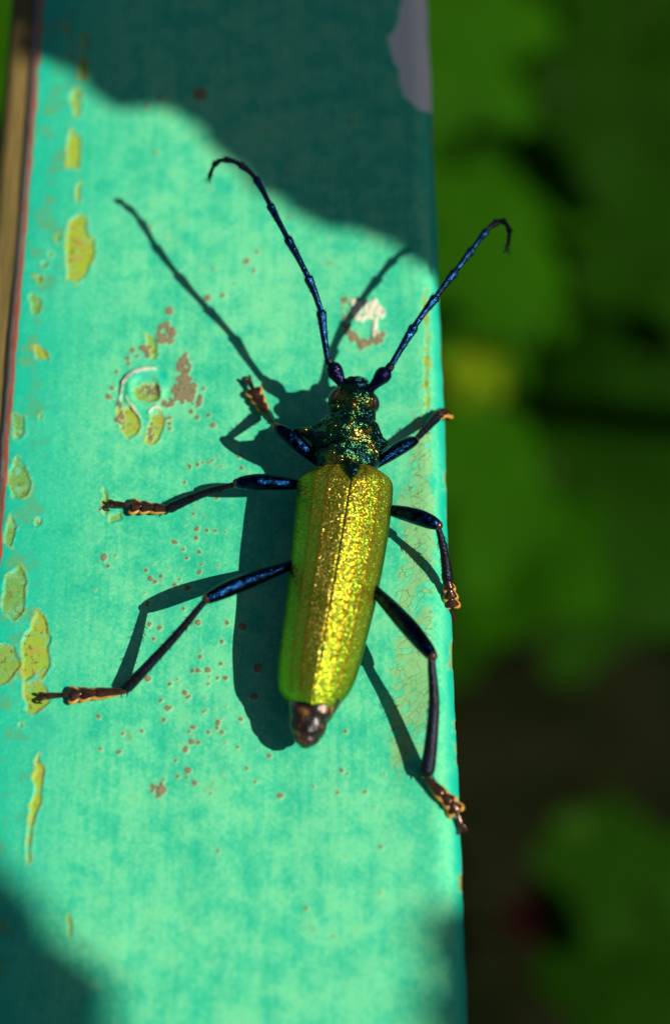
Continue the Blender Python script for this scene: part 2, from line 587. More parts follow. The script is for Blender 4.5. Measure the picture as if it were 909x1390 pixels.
def build_beam():
    prof = []                         # (u, z)
    for z in (-DEPTH, -1.6, -0.9, -0.45):
        prof.append((XL, z))
    for k in range(9):
        a = math.pi - k / 8 * math.pi / 2
        prof.append((XL + RL + RL * math.cos(a), -RL + RL * math.sin(a)))
    nf = 300
    for k in range(1, nf):
        prof.append((XL + RL + (XR - RR - XL - RL) * k / nf, 0.0))
    for k in range(23):
        a = math.pi / 2 - k / 22 * math.pi / 2
        prof.append((XR - RR + RR * math.cos(a), -RR + RR * math.sin(a)))
    for z in (-0.45, -0.9, -1.6, -DEPTH):
        prof.append((XR, z))
    prof = np.array(prof)
    vs = np.concatenate([np.linspace(-70, -6.2, 24)[:-1], np.linspace(-6.2, 7.2, 900), np.linspace(7.2, 90, 24)[1:]])
    U, Vv = np.meshgrid(prof[:, 0], vs)
    Z = np.tile(prof[:, 1], (len(vs), 1))
    X = U + SKEW * Vv
    Y = Vv.copy()
    px, py = to_photo(X, Y, np.minimum(Z, 0))
    inview = (np.abs(Vv) < 9) & (Z > -0.5)
    rx_, ry_ = px + 2.5 * fbm(px / 7, py / 7, 13), py + 2.5 * fbm(px / 7 + 50, py / 7, 14)
    wx = px + 3.0 * fbm(px / 11, py / 11, 3) + 3.0 * fbm(px / 30, py / 30, 9)
    wy = py + 3.0 * fbm(px / 11 + 50, py / 11, 4) + 3.0 * fbm(px / 30 + 50, py / 30, 5)

    chips = [
        ([(95, 295), (106, 289), (116, 296), (120, 322), (129, 325), (128, 347), (118, 370), (105, 383), (90, 376), (92, 340), (93, 312)], 1.0),
        ([(97, 176), (108, 184), (110, 200), (106, 229), (92, 227), (91, 200)], 1.0),
        ([(98, 120), (111, 121), (110, 148), (103, 161), (97, 142)], 0.8),
        ([(106, 74), (118, 80), (117, 110), (108, 109)], 0.7),
        ([(86, 34), (92, 40), (98, 58), (92, 55)], 0.6),
        ([(113, 44), (121, 48), (119, 72), (113, 68)], 0.6),
        ([(105, 252), (112, 247), (109, 275), (103, 271)], 0.9),
        ([(50, 828), (60, 840), (68, 868), (66, 905), (55, 921), (48, 915), (32, 926), (30, 870), (42, 850)], 0.85),
        ([(30, 928), (48, 925), (64, 935), (66, 954), (48, 968), (36, 966)], 0.8),
        ([(52, 1024), (61, 1045), (56, 1085), (45, 1122), (40, 1118), (47, 1070)], 1.0),
        ([(38, 1122), (44, 1122), (39, 1170), (35, 1168)], 0.7),
        ([(22, 620), (32, 628), (42, 655), (38, 672), (20, 676), (12, 652)], 0.25),
        ([(30, 770), (36, 790), (31, 828), (18, 842), (3, 825), (8, 782)], 0.25),
        ([(5, 876), (20, 878), (28, 905), (10, 925), (-6, 930), (-6, 880)], 0.5),
        ([(20, 560), (34, 566), (34, 590), (22, 596)], 0.2),
        ([(48, 472), (62, 474), (66, 488), (50, 490)], 0.8),
        ([(14, 700), (22, 716), (16, 738), (4, 736)], 0.3),
        ([(160, 556), (178, 552), (188, 563), (193, 578), (186, 590), (176, 596), (163, 580)], 0.95),
        ([(207, 562), (220, 559), (226, 567), (218, 590), (210, 604), (199, 598)], 0.95),
        ([(200, 450), (210, 458), (214, 480), (206, 487), (198, 470)], 0.75),
        ([(180, 528), (195, 520), (210, 519), (219, 530), (218, 544), (205, 544), (186, 540)], 0.55),
        ([(142, 660), (146, 700), (140, 698), (139, 664)], 0.35),
        ([(148, 697), (166, 694), (166, 706), (148, 708)], 0.5),
        ([(575, 392), (579, 392), (580, 470), (582, 552), (577, 560), (576, 470)], 0.5),
        ([(40, 398), (54, 404), (54, 425), (44, 428)], 0.3),
        ([(90, 1240), (97, 1248), (95, 1275), (91, 1270)], 0.5),
    ]
    rs = random.Random(5)
    for y, hgt in ((180, 30), (400, 14), (470, 22), (640, 40), (690, 18), (870, 60), (980, 20), (1010, 46), (1190, 30)):
        x = 578 + 0.037 * y
        chips.append(([(x + rs.uniform(0, 4), y), (x + 12, y - 4), (x + 12, y + hgt * 0.7), (x + rs.uniform(1, 5), y + hgt * 0.6)], 0.3))
    for k in range(12):               # small nicks along the worn left margin
        y = rs.uniform(60, 1000)
        x = 55 - 0.075 * y + rs.uniform(14, 52)
        r = rs.uniform(1.5, 3.5)
        chips.append(([(x - r, y - r), (x + r, y - r * 1.6), (x + r, y + r), (x - r * 0.6, y + 2 * r)], rs.uniform(0.1, 0.5)))
    chip = np.full(px.shape, -40.0)
    tone = np.zeros(px.shape)
    for poly, tn in chips:
        pa = np.array(poly)
        sel = inview & (px > pa[:, 0].min() - 45) & (px < pa[:, 0].max() + 45) & (py > pa[:, 1].min() - 45) & (py < pa[:, 1].max() + 45)
        d = sd_poly(wx[sel], wy[sel], poly)
        cur = chip[sel]
        tone[sel] = np.where(d > cur, tn, tone[sel])
        chip[sel] = np.maximum(cur, d)

    spots = [(148, 539, 4.5), (153, 527, 3.5), (180, 476, 3.5), (174, 487, 3.5), (186, 484, 2.5), (158, 505, 3), (176, 493, 2.5),
             (276, 529, 3), (290, 577, 4), (260, 560, 3.2), (268, 566, 3), (283, 565, 2.4), (272, 128, 9), (218, 135, 3.5),
             (200, 145, 3.5), (212, 207, 2.5), (282, 405, 5), (230, 422, 5), (335, 355, 4), (345, 368, 3), (303, 402, 3),
             (350, 342, 2.5), (290, 366, 2), (318, 385, 2)]
    low = """70 185 5 118 175 2 380 115 4 480 62 3.5 520 65 2.5 478 100 3 490 160 3 275 275 4 320 270 3 295 290 3 380 308 3
    440 318 4 30 330 2 485 475 4 610 475 3 590 558 3 490 628 3.5 500 595 2 270 480 3 315 495 3 290 545 3 485 685 3.5 525 685 4
    460 690 3 605 715 3 570 720 2.5 585 655 3 525 743 2.5 260 718 5 363 740 3 425 780 4 440 800 3 323 815 2.5 348 850 4 332 898 3
    45 887 3.5 237 950 3 460 935 3.5 570 915 3.5 565 938 3 590 955 3.5 533 957 3 443 955 2 455 995 4 480 1003 3.5 428 1030 4
    135 1048 3 53 1030 2.5 385 1078 2.5 440 1123 5 395 1150 3 468 1180 3.5 540 1225 2.5 735 1175 2.5 845 1237 4 700 1115 2.5
    668 900 3 745 672 6 680 492 5 732 797 5 155 960 2.5 605 75 2 85 225 2.5 255 240 2.5"""
    lv = [float(t) for t in low.split()]
    for k in range(0, len(lv), 3):
        spots.append((120 + lv[k] * 0.308, 700 + lv[k + 1] * 0.308, lv[k + 2]))
    clusters = [(226, 452, 11, 13, 26, 3.6), (201, 476, 8, 9, 10, 4), (251, 496, 9, 16, 34, 3.2), (250, 530, 13, 20, 95, 3.2),
                (228, 547, 10, 6, 20, 3), (203, 530, 15, 9, 46, 2), (165, 565, 8, 22, 34, 1.8), (206, 585, 6, 16, 22, 1.9),
                (268, 547, 7, 8, 10, 2.6), (214, 1074, 9, 11, 18, 3.3), (226, 1063, 7, 7, 8, 2.6), (280, 630, 30, 22, 9, 2.4),
                (270, 735, 30, 40, 9, 2), (240, 830, 50, 60, 14, 2), (260, 960, 60, 60, 14, 1.8), (320, 625, 12, 14, 4, 2.4),
                (470, 420, 10, 16, 12, 2.6), (230, 575, 5, 8, 8, 2.4), (140, 690, 5, 10, 6, 2), (400, 1080, 200, 110, 14, 2.4),
                (480, 1060, 80, 40, 5, 1.8), (280, 700, 110, 90, 10, 1.8), (300, 330, 150, 120, 12, 1.8), (460, 1240, 90, 50, 3, 3)]
    for cx, cy, rx, ry, n, s in clusters:
        for _ in range(n):
            a, r = rs.uniform(0, 2 * math.pi), math.sqrt(rs.random())
            spots.append((cx + rx * r * math.cos(a), cy + ry * r * math.sin(a), 1.0 * s * min(1.9, rs.lognormvariate(-0.25, 0.4))))
    for k in range(40):               # scorched crescent below the white scar
        a = rs.uniform(0.15, 1.0) * math.pi
        spots.append((494 + (25 + rs.uniform(-4, 5)) * math.cos(a) + 2, 440 + (26 + rs.uniform(-5, 6)) * math.sin(a), rs.uniform(2, 4)))
    rust = np.full(px.shape, -40.0)
    for sx, sy, r in spots:
        sel = inview & (np.abs(px - sx) < r + 9) & (np.abs(py - sy) < r + 9)
        rust[sel] = np.maximum(rust[sel], r * 1.0 - np.hypot(rx_[sel] - sx, (ry_[sel] - sy) * 1.08))

    bare = np.where(inview, sd_poly(wx, wy, [(546, -120), (545, 0), (542, 30), (525, 48), (531, 70), (541, 95), (550, 130), (566, 149), (590, 157), (600, 157), (600, -120)]), -40)
    wh = sd_poly(rx_, ry_, [(475, 424), (486, 413), (497, 406), (503, 410), (510, 405), (517, 417), (521, 428), (517, 434), (512, 432), (511, 446), (515, 457),
                            (504, 459), (506, 434), (497, 434), (492, 439), (484, 436), (475, 431)])
    wh = np.maximum(wh, sd_poly(wx, wy, [(470, 408), (480, 404), (488, 412), (477, 420)]) - 1)
    wh = np.maximum(wh, sd_line(wx, wy, [(164, 543), (168, 522), (180, 509), (196, 502), (211, 501)], 1.0))
    wh = np.maximum(wh, sd_line(wx, wy, [(171, 540), (182, 556), (190, 566)], 1.0))
    wh = np.maximum(wh, sd_line(wx, wy, [(203, 560), (212, 553), (218, 555)], 1.2))
    for ln in ([(488, 438), (494, 424), (492, 410)], [(506, 440), (507, 422), (513, 412)], [(480, 430), (500, 427), (518, 432)], [(499, 420), (500, 408)]):
        wh = np.minimum(wh, -sd_line(rx_, ry_, ln, 0.7))          # cracks across the scar
    wh = np.where(inview, wh, -40)

    g = lambda cx, cy, sx, sy: np.exp(-((px - cx) / sx) ** 2 - ((py - cy) / sy) ** 2)
    crack = (0.9 * g(572, 650, 13, 70) + 0.8 * g(548, 690, 20, 30) + 0.9 * g(552, 790, 14, 75) + 0.8 * g(577, 760, 14, 80)
             + 1.0 * g(556, 930, 26, 70) + 0.6 * g(575, 900, 12, 60) + 0.7 * g(540, 1020, 14, 45) + 0.4 * g(565, 590, 16, 40)) * inview
    distL = U - XL
    edge = np.where(U > 0, np.where(Z < -RR * 0.8, 0.035, -0.2), np.where(Z < -RL * 0.98, 0.2, 0.112 - distL))
    teal = np.clip(1.0 - (distL - 0.15) / 1.2, 0, 1) * 0.75
    teal = np.maximum(teal, np.clip(1 - (XR - U) / 0.16, 0, 1) * 0.9)
    teal = np.maximum(teal, 0.75 * g(185, 510, 28, 10) + 0.75 * g(222, 512, 8, 22))
    teal = np.maximum(teal, 0.7 * g(572, 835, 12, 12))
    dull = np.clip(1.0 - np.abs(distL - 0.26) / 0.34, 0, 1) * 0.62

    sm = lambda v, lo, hi: (lambda t: t * t * (3 - 2 * t))(np.clip((v - lo) / (hi - lo), 0, 1))
    relief = (-0.012 * sm(chip, -1.5, 1.5) + 0.004 * sm(chip, -6, -1.5) * (1 - sm(chip, -1.5, 1.0)) - 0.012 * sm(bare, -1.5, 1.5)
              + 0.009 * sm(rust, -1.5, 1.5) + 0.016 * sm(wh, -1.5, 1.2) + 0.006 * vnoise(px / 90, py / 130, 31) + 0.003 * vnoise(px / 30, py / 60, 33))
    blister = sm(34 - np.hypot(px - 196, (py - 528) * 1.05), 0, 14) * 0.03 - sm(21 - np.hypot(px - 198, py - 530), -3, 6) * 0.03
    relief = relief + blister * inview
    relief = relief * inview * np.clip((Z + 0.3) / 0.3, 0, 1)
    # outward direction: up on the flat, sideways on the rounded arrises
    nx = np.where(U < XL + RL, (U - XL - RL) / RL, np.where(U > XR - RR, (U - XR + RR) / RR, 0))
    nx = np.clip(nx, -1, 1)
    X = X + nx * (relief + 0.010 * vnoise(Vv * 1.3 + 40, Z * 2, 41) * (np.abs(Vv) < 20) + 0.005 * vnoise(Vv * 6, Z * 6, 43) * inview)
    Z = Z + np.sqrt(1 - nx ** 2) * relief

    rows, cols = X.shape
    co = np.stack([X, Y, Z - GZ], -1).reshape(-1, 3)
    idx = np.arange(rows * cols).reshape(rows, cols)
    q = np.stack([idx[:-1, :-1], idx[:-1, 1:], idx[1:, 1:], idx[1:, :-1]], -1).reshape(-1, 4)
    q2 = np.stack([idx[:-1, -1], idx[:-1, 0], idx[1:, 0], idx[1:, -1]], -1).reshape(-1, 4)
    q = np.vstack([q, q2])
    me = bpy.data.meshes.new('beam_body')
    nv, nq = len(co), len(q)
    caps = [list(idx[0, ::-1]), list(idx[-1, :])]
    loops = np.concatenate([q.ravel(), np.array(caps[0]), np.array(caps[1])]).astype(np.int32)
    starts = np.concatenate([np.arange(nq) * 4, [nq * 4, nq * 4 + cols]]).astype(np.int32)
    me.vertices.add(nv)
    me.vertices.foreach_set('co', co.ravel().astype(np.float32))
    me.loops.add(len(loops))
    me.loops.foreach_set('vertex_index', loops)
    me.polygons.add(len(starts))
    me.polygons.foreach_set('loop_start', starts)
    me.update(calc_edges=True)
    me.validate()
    me.polygons.foreach_set('use_smooth', np.ones(len(me.polygons), bool))
    for nm, arr in (('chip', chip), ('tone', tone), ('rust', rust), ('bare', bare), ('white', wh), ('crack', crack), ('edge', edge), ('teal', teal), ('dull', dull)):
        at = me.attributes.new(nm, 'FLOAT', 'POINT')
        at.data.foreach_set('value', arr.ravel().astype(np.float32))
    me.materials.append(M_PAINT)
    o = bpy.data.objects.new('beam_body', me)
    link(o, beam)

    # lower flange along the left side, its old brown paint worn
    fb = Buf()
    prof2 = [(XL - 0.24, -0.30), (XL - 0.22, -0.15), (XL - 0.18, -0.10), (XL - 0.13, -0.075), (XL + 0.02, -0.075), (XL + 0.02, -0.8), (XL - 0.24, -0.8)]
    ys = np.linspace(-70, 90, 60)
    V, F = [], []
    k = len(prof2)
    for y in ys:
        V += [(u + SKEW * y, y, z + 0.012 * mnoise.noise((u * 3, y * 0.8, 0))) for u, z in prof2]
    for i in range(len(ys) - 1):
        for j in range(k):
            F.append((i * k + j, i * k + (j + 1) % k, (i + 1) * k + (j + 1) % k, (i + 1) * k + j))
    F.append(tuple(range(k - 1, -1, -1)))
    F.append(tuple((len(ys) - 1) * k + j for j in range(k)))
    fb.add(V, F)
    fb.build('side_flange', M_FLANGE, beam, smooth=False)

    for y in (-55, 75):               # the posts that carry the beam
        b = Buf()
        cx = (XL + XR) / 2 + SKEW * y
        b.tube([(cx, y, GZ - 3), (cx, y, -DEPTH + 0.2)], [1.5, 1.5], 24, up=Vector((0, 1, 0)))
        b.build('support_post', M_FLANGE, beam)

    # curled flakes of paint standing off the surface
    def flake(pts, wdt, lift):
        fb = Buf()
        V, F = [], []
        smp = crom([tuple(P(x, y))[:2] for x, y in pts], 14)
        for i, (x, y) in enumerate(smp):
            t = Vector(smp[min(i + 1, 14)]) - Vector(smp[max(i - 1, 0)])
            nrm = Vector((-t.y, t.x)).normalized()
            j = 1 + 0.35 * mnoise.noise((i * 0.9, x * 9, y * 9))
            e = math.sin(math.pi * (i + 0.6) / 15.2)
            for s, hh in ((-0.5, 0.004), (0.0, lift * 0.7 * e * j), (0.55, lift * e * j), (0.45, lift * e * j - 0.012), (0.0, lift * 0.55 * e * j - 0.01), (-0.5, -0.02)):
                V.append((x + nrm.x * wdt * s * j * (0.4 + 0.6 * e), y + nrm.y * wdt * s * j * (0.4 + 0.6 * e), hh))
        for i in range(14):
            for j in range(6):
                F.append((i * 6 + j, i * 6 + (j + 1) % 6, (i + 1) * 6 + (j + 1) % 6, (i + 1) * 6 + j))
        F.append((5, 4, 3, 2, 1, 0))
        F.append(tuple(14 * 6 + j for j in range(6)))
        fb.add(V, F)
        fb.build('paint_flake', M_FLAKE, beam)
    flake([(164, 545), (167, 523), (179, 509), (195, 502), (212, 500)], 0.030, 0.028)
    flake([(171, 538), (178, 552), (190, 566)], 0.022, 0.02)
    flake([(202, 561), (211, 553), (218, 554)], 0.03, 0.02)
    flake([(517, 434), (521, 425), (517, 415)], 0.025, 0.018)
    flake([(504, 458), (511, 452), (515, 457)], 0.03, 0.02)
build_beam()

# ------------------------------------------------------------------ the beetle
beetle = empty('musk_beetle', P(450, 790, 0), 'golden green long-horned beetle with blue-black legs and antennae on the painted beam', 'beetle')

# body: head, pronotum and abdomen are one continuous skin
def build_body():
    sec = [  # px, py, h, half width, half height
        (486, 522, 0.37, 0.04, 0.05), (485, 526, 0.39, 0.11, 0.12), (482, 535, 0.40, 0.165, 0.17), (480, 546, 0.41, 0.185, 0.19),
        (479, 556, 0.41, 0.165, 0.18), (478, 563, 0.41, 0.185, 0.195), (476, 575, 0.41, 0.215, 0.225), (473, 592, 0.41, 0.275, 0.26),
        (471, 606, 0.40, 0.285, 0.27), (471, 620, 0.40, 0.265, 0.25), (471, 630, 0.40, 0.235, 0.21), (470, 640, 0.39, 0.24, 0.19),
        (468, 670, 0.37, 0.30, 0.22), (460, 750, 0.33, 0.32, 0.25), (448, 822, 0.32, 0.31, 0.25), (437, 885, 0.31, 0.28, 0.24),
        (429, 930, 0.31, 0.235, 0.21), (423, 958, 0.30, 0.185, 0.165), (419, 976, 0.28, 0.150, 0.14), (416, 996, 0.25, 0.118, 0.115),
        (414, 1008, 0.23, 0.075, 0.08), (413, 1015, 0.21, 0.02, 0.03)]
    dat = crom([tuple(P(a, b, h)) + (x, y) for a, b, h, x, y in sec], 210)
    NS = 64
    rows = len(dat)
    V, F, MI = [], [], []
    kk = (rows - 1) / (len(sec) - 1)
    spL, spR = P(417, 597, 0.46), P(519, 603, 0.46)
    for i in range(rows):
        c = Vector(dat[i, :3])
        t = (Vector(dat[min(i + 1, rows - 1), :3]) - Vector(dat[max(i - 1, 0), :3])).normalized()
        sd = t.cross(Vector((0, 0, 1))).normalized()
        u = sd.cross(t).normalized()
        s = i / kk
        pro = max(0, min(1, (s - 0.5) / 1.0)) * max(0, min(1, (10.3 - s) / 0.8))
        for k in range(NS):
            th = 2 * math.pi * k / NS
            ct_, st_ = math.cos(th), math.sin(th)
            d = sd * (dat[i, 3] * ct_) + u * (dat[i, 4] * st_)
            p = c + d
            nrm = d.normalized()
            amp = 0.0
            if pro > 0:
                n1 = mnoise.noise(Vector((p.x * 7, p.y * 9, p.z * 7)))
                n2 = mnoise.noise(Vector((p.x * 16, p.y * 22, p.z * 16 + 5)))
                amp += pro * (0.042 * n1 + 0.022 * n2)
                amp -= 0.020 * math.exp(-((s - 4.45) / 0.35) ** 2)          # neck groove
                amp -= 0.022 * math.exp(-((s - 5.9) / 0.22) ** 2)           # collar furrow
                amp -= 0.020 * math.exp(-((s - 8.75) / 0.22) ** 2)          # basal furrow
                for a0, s0, am, sa, ss in ((1.05, 7.2, 0.035, 0.28, 0.5), (2.1, 7.2, 0.035, 0.28, 0.5), (1.57, 8.2, 0.03, 0.3, 0.35),
                                           (0.75, 8.2, 0.03, 0.25, 0.35), (2.45, 6.5, 0.03, 0.3, 0.35)):
                    amp += am * math.exp(-((th - a0) / sa) ** 2 - ((s - s0) / ss) ** 2)
                for sg, a0 in ((1, 0.12), (-1, math.pi - 0.12)):            # lateral spines
                    da = (th - a0 + math.pi) % (2 * math.pi) - math.pi
                    g = math.exp(-(da / 0.2) ** 2 - ((s - 7.35) / 0.36) ** 2)
                    amp += (0.17 if sg > 0 else 0.06) * g
            if s > 16.5:                                                     # abdominal rings
                amp += 0.010 * abs(math.sin(s * 2.6)) + 0.008 * mnoise.noise(p * 14)
            p = p + nrm * amp
            if p.z < 0.035:
                p.z = 0.035
            V.append(p)
    for i in range(rows - 1):
        s = i / kk
        for k in range(NS):
            k2 = (k + 1) % NS
            F.append((i * NS + k, i * NS + k2, (i + 1) * NS + k2, (i + 1) * NS + k))
            MI.append(0 if s < 11.4 else 1)
    F.append(tuple(range(NS - 1, -1, -1)))
    F.append(tuple((rows - 1) * NS + k for k in range(NS)))
    MI += [0, 1]
    make('body', V, F, [M_PRO, M_ABD], beetle, MI)
build_body()

def build_elytron(side):
    S = [(479, 630, .58), (477, 644, .655), (474, 664, .70), (462, 735, .715), (449, 810, .685), (439, 868, .66), (432, 910, .62), (427, 937, .58), (424.5, 956, .52)]
    if side < 0:
        E = [(426, 636, .48), (405, 652, .40), (402, 675, .36), (395, 745, .33), (388, 815, .32), (380, 875, .31), (377, 912, .30), (380, 937, .32), (398, 953, .40)]
    else:
        E = [(512, 637, .48), (529, 650, .40), (533, 672, .36), (524, 742, .33), (510, 815, .32), (496, 872, .31), (484, 915, .30), (471, 941, .32), (449, 960, .40)]
    NR, NC = 90, 44
    s = crom([tuple(P(*a)) for a in S], NR)
    e = crom([tuple(P(*a)) for a in E], NR)
    V, F, T, L = [], [], [], []
    for i in range(NR + 1):
        ps, pe = s[i], e[i]
        lat = np.array([pe[0] - ps[0], pe[1] - ps[1], 0])
        dz = ps[2] - pe[2]
        f = i / NR
        for k in range(NC + 1):
            t = k / NC
            q = ps + lat * (0.002 + 0.998 * t)
            ln = 0.14 + 0.24 * min(1.0, f * 1.4)
            z = pe[2] + dz * max(0.0, 1 - ln * t - (1 - ln) * t ** 3.2)
            z -= 0.010 * math.exp(-(t / 0.025) ** 2)
            for c0 in (0.40, 0.66):
                z += 0.007 * math.exp(-((t - c0) / 0.04) ** 2) * (1 - f ** 3)
            z += 0.006 * mnoise.noise((q[0] * 5, q[1] * 3, side))
            V.append((q[0], q[1], z))
            T.append(t)
            L.append(f)
        for dzz, inn in ((0.05, 0.0), (0.10, 0.10)):      # turned-down side
            q = ps + lat * (1 - inn)
            V.append((q[0], q[1], pe[2] - dzz))
            T.append(1.0)
            L.append(f)
    n = NC + 3
    for i in range(NR):
        for k in range(n - 1):
            a = (i * n + k, i * n + k + 1, (i + 1) * n + k + 1, (i + 1) * n + k)
            F.append(a if side < 0 else a[::-1])
    o = make('elytron', V, F, M_ELY, beetle)
    for nm, arr in (('across', T), ('along', L)):
        at = o.data.attributes.new(nm, 'FLOAT', 'POINT')
        at.data.foreach_set('value', np.array(arr, np.float32))
    md = o.modifiers.new('thickness', 'SOLIDIFY')
    md.thickness = 0.018
    md.offset = -1
build_elytron(-1)
build_elytron(1)

b = Buf()                                                     # scutellum between the shoulders
c = P(478, 640, 0.76)
b.tube([P(479, 628, 0.58), P(478.5, 633, 0.63), P(478, 640, 0.66), P(477, 650, 0.685)], [0.05, 0.06, 0.045, 0.004], 14, [0.03, 0.03, 0.025, 0.004], samples=10)
b.build('scutellum', M_PRO, beetle)

for (x, y, h, ax) in ((456, 541, 0.43, -0.5), (504, 546, 0.41, 0.5)):   # eyes
    b = Buf()
    p = P(x, y, h)
    u = Vector((math.cos(ax), math.sin(ax), 0))
    v = Vector((-u.y, u.x, 0))
    b.ellipsoid(p, 0.060, 0.085, 0.10, (u, v, Vector((0, 0, 1))), 20, 14)
    b.build('eye', M_EYE, beetle)
for sgn in (-1, 1):                                            # jaws pointing down in front
    b = Buf()
    p = P(485 + 7 * sgn, 522, 0.32)
    b.tube([p, p + Vector((0.01 * sgn, 0.07, -0.08)), p + Vector((-0.02 * sgn, 0.09, -0.17))], [0.05, 0.04, 0.008], 10, samples=8)
    b.build('mandible', M_TIB, beetle)

def antenna(pts, first, radius):
    """pts: joints (px, py, h); the first stretch is the swollen scape"""
    P3 = [P(*a) for a in pts]
    b = Buf()
    a0, a1 = P3[0], P3[1]
    L = a1 - a0
    b.tube([a0 - L * 0.12, a0, a0 + L * 0.3, a0 + L * 0.62, a0 + L * 0.85, a1], [0.030, 0.034, 0.046, 0.068, 0.062, 0.03], 16, samples=18)
    root = b.build('antenna', M_SCAPE, beetle)
    b = Buf()                                                 # pedicel
    b.tube([P3[1] - (P3[2] - P3[1]) * 0.1, P3[1], P3[2]], [0.03, 0.036, 0.034], 12, samples=6)
    b.build('pedicel', M_TIB, root)
    n = len(P3)
    for i in range(2, n - 1):
        p, q = P3[i], P3[i + 1]
        f = (i - 2) / (n - 4)
        r = radius * (1 - 0.42 * f)
        d = (q - p)
        prev = (P3[i] - P3[i - 1]).normalized()
        mid = p + d * 0.5 - ((P3[min(i + 2, n - 1)] - q).normalized() - prev) * d.length * 0.05
        b = Buf()
        last = i == n - 2
        b.tube([p - d * 0.05, p, p + (mid - p) * 0.5, mid, p + d * 0.82, q - d * 0.05, q + d * 0.02],
               [r * 0.5, r * 0.78, r * 0.82, r * 0.9, r * (1.12 if not last else 0.8), r * (1.28 if not last else 0.35), r * (0.8 if not last else 0.05)], 12, samples=18)
        ax = d.normalized()
        s1 = ax.cross(Vector((0, 0, 1))).normalized()
        s2 = s1.cross(ax)
        for k in range(16):                                   # short hairs, thickest at the joint
            a_ = (k * 2.4 + i) % (2 * math.pi)
            t_ = 0.95 if k < 7 else 0.15 + 0.05 * k
            o_ = s1 * math.cos(a_) + s2 * math.sin(a_)
            hp = p + d * t_ + (mid - (p + q) * 0.5) * math.sin(math.pi * t_) + o_ * r * 0.8
            b.tube([hp, hp + o_ * 0.018 + ax * 0.034], [0.003, 0.0008], 4)
        b.build('antenna_segment', M_ANT if f < 0.62 else M_ANTTIP, root)

antenna([(467, 526, .49), (448, 493, .57), (444.5, 487, .60), (435.5, 422, .80), (418, 376, .93), (390, 323, 1.03), (366, 278, 1.09),
         (347, 242, 1.11), (326, 223, 1.10), (306, 216.5, 1.06), (291, 223, .94), (283, 245, .76)], 0, 0.034)
antenna([(503, 528, .47), (527, 501, .56), (531, 495, .58), (562, 443, .70), (591, 403, .77), (617, 369, .80), (640, 339, .80),
         (659, 314, .79), (674, 301.5, .76), (684, 301, .72), (691, 314, .66), (687, 341, .58)], 0, 0.033)

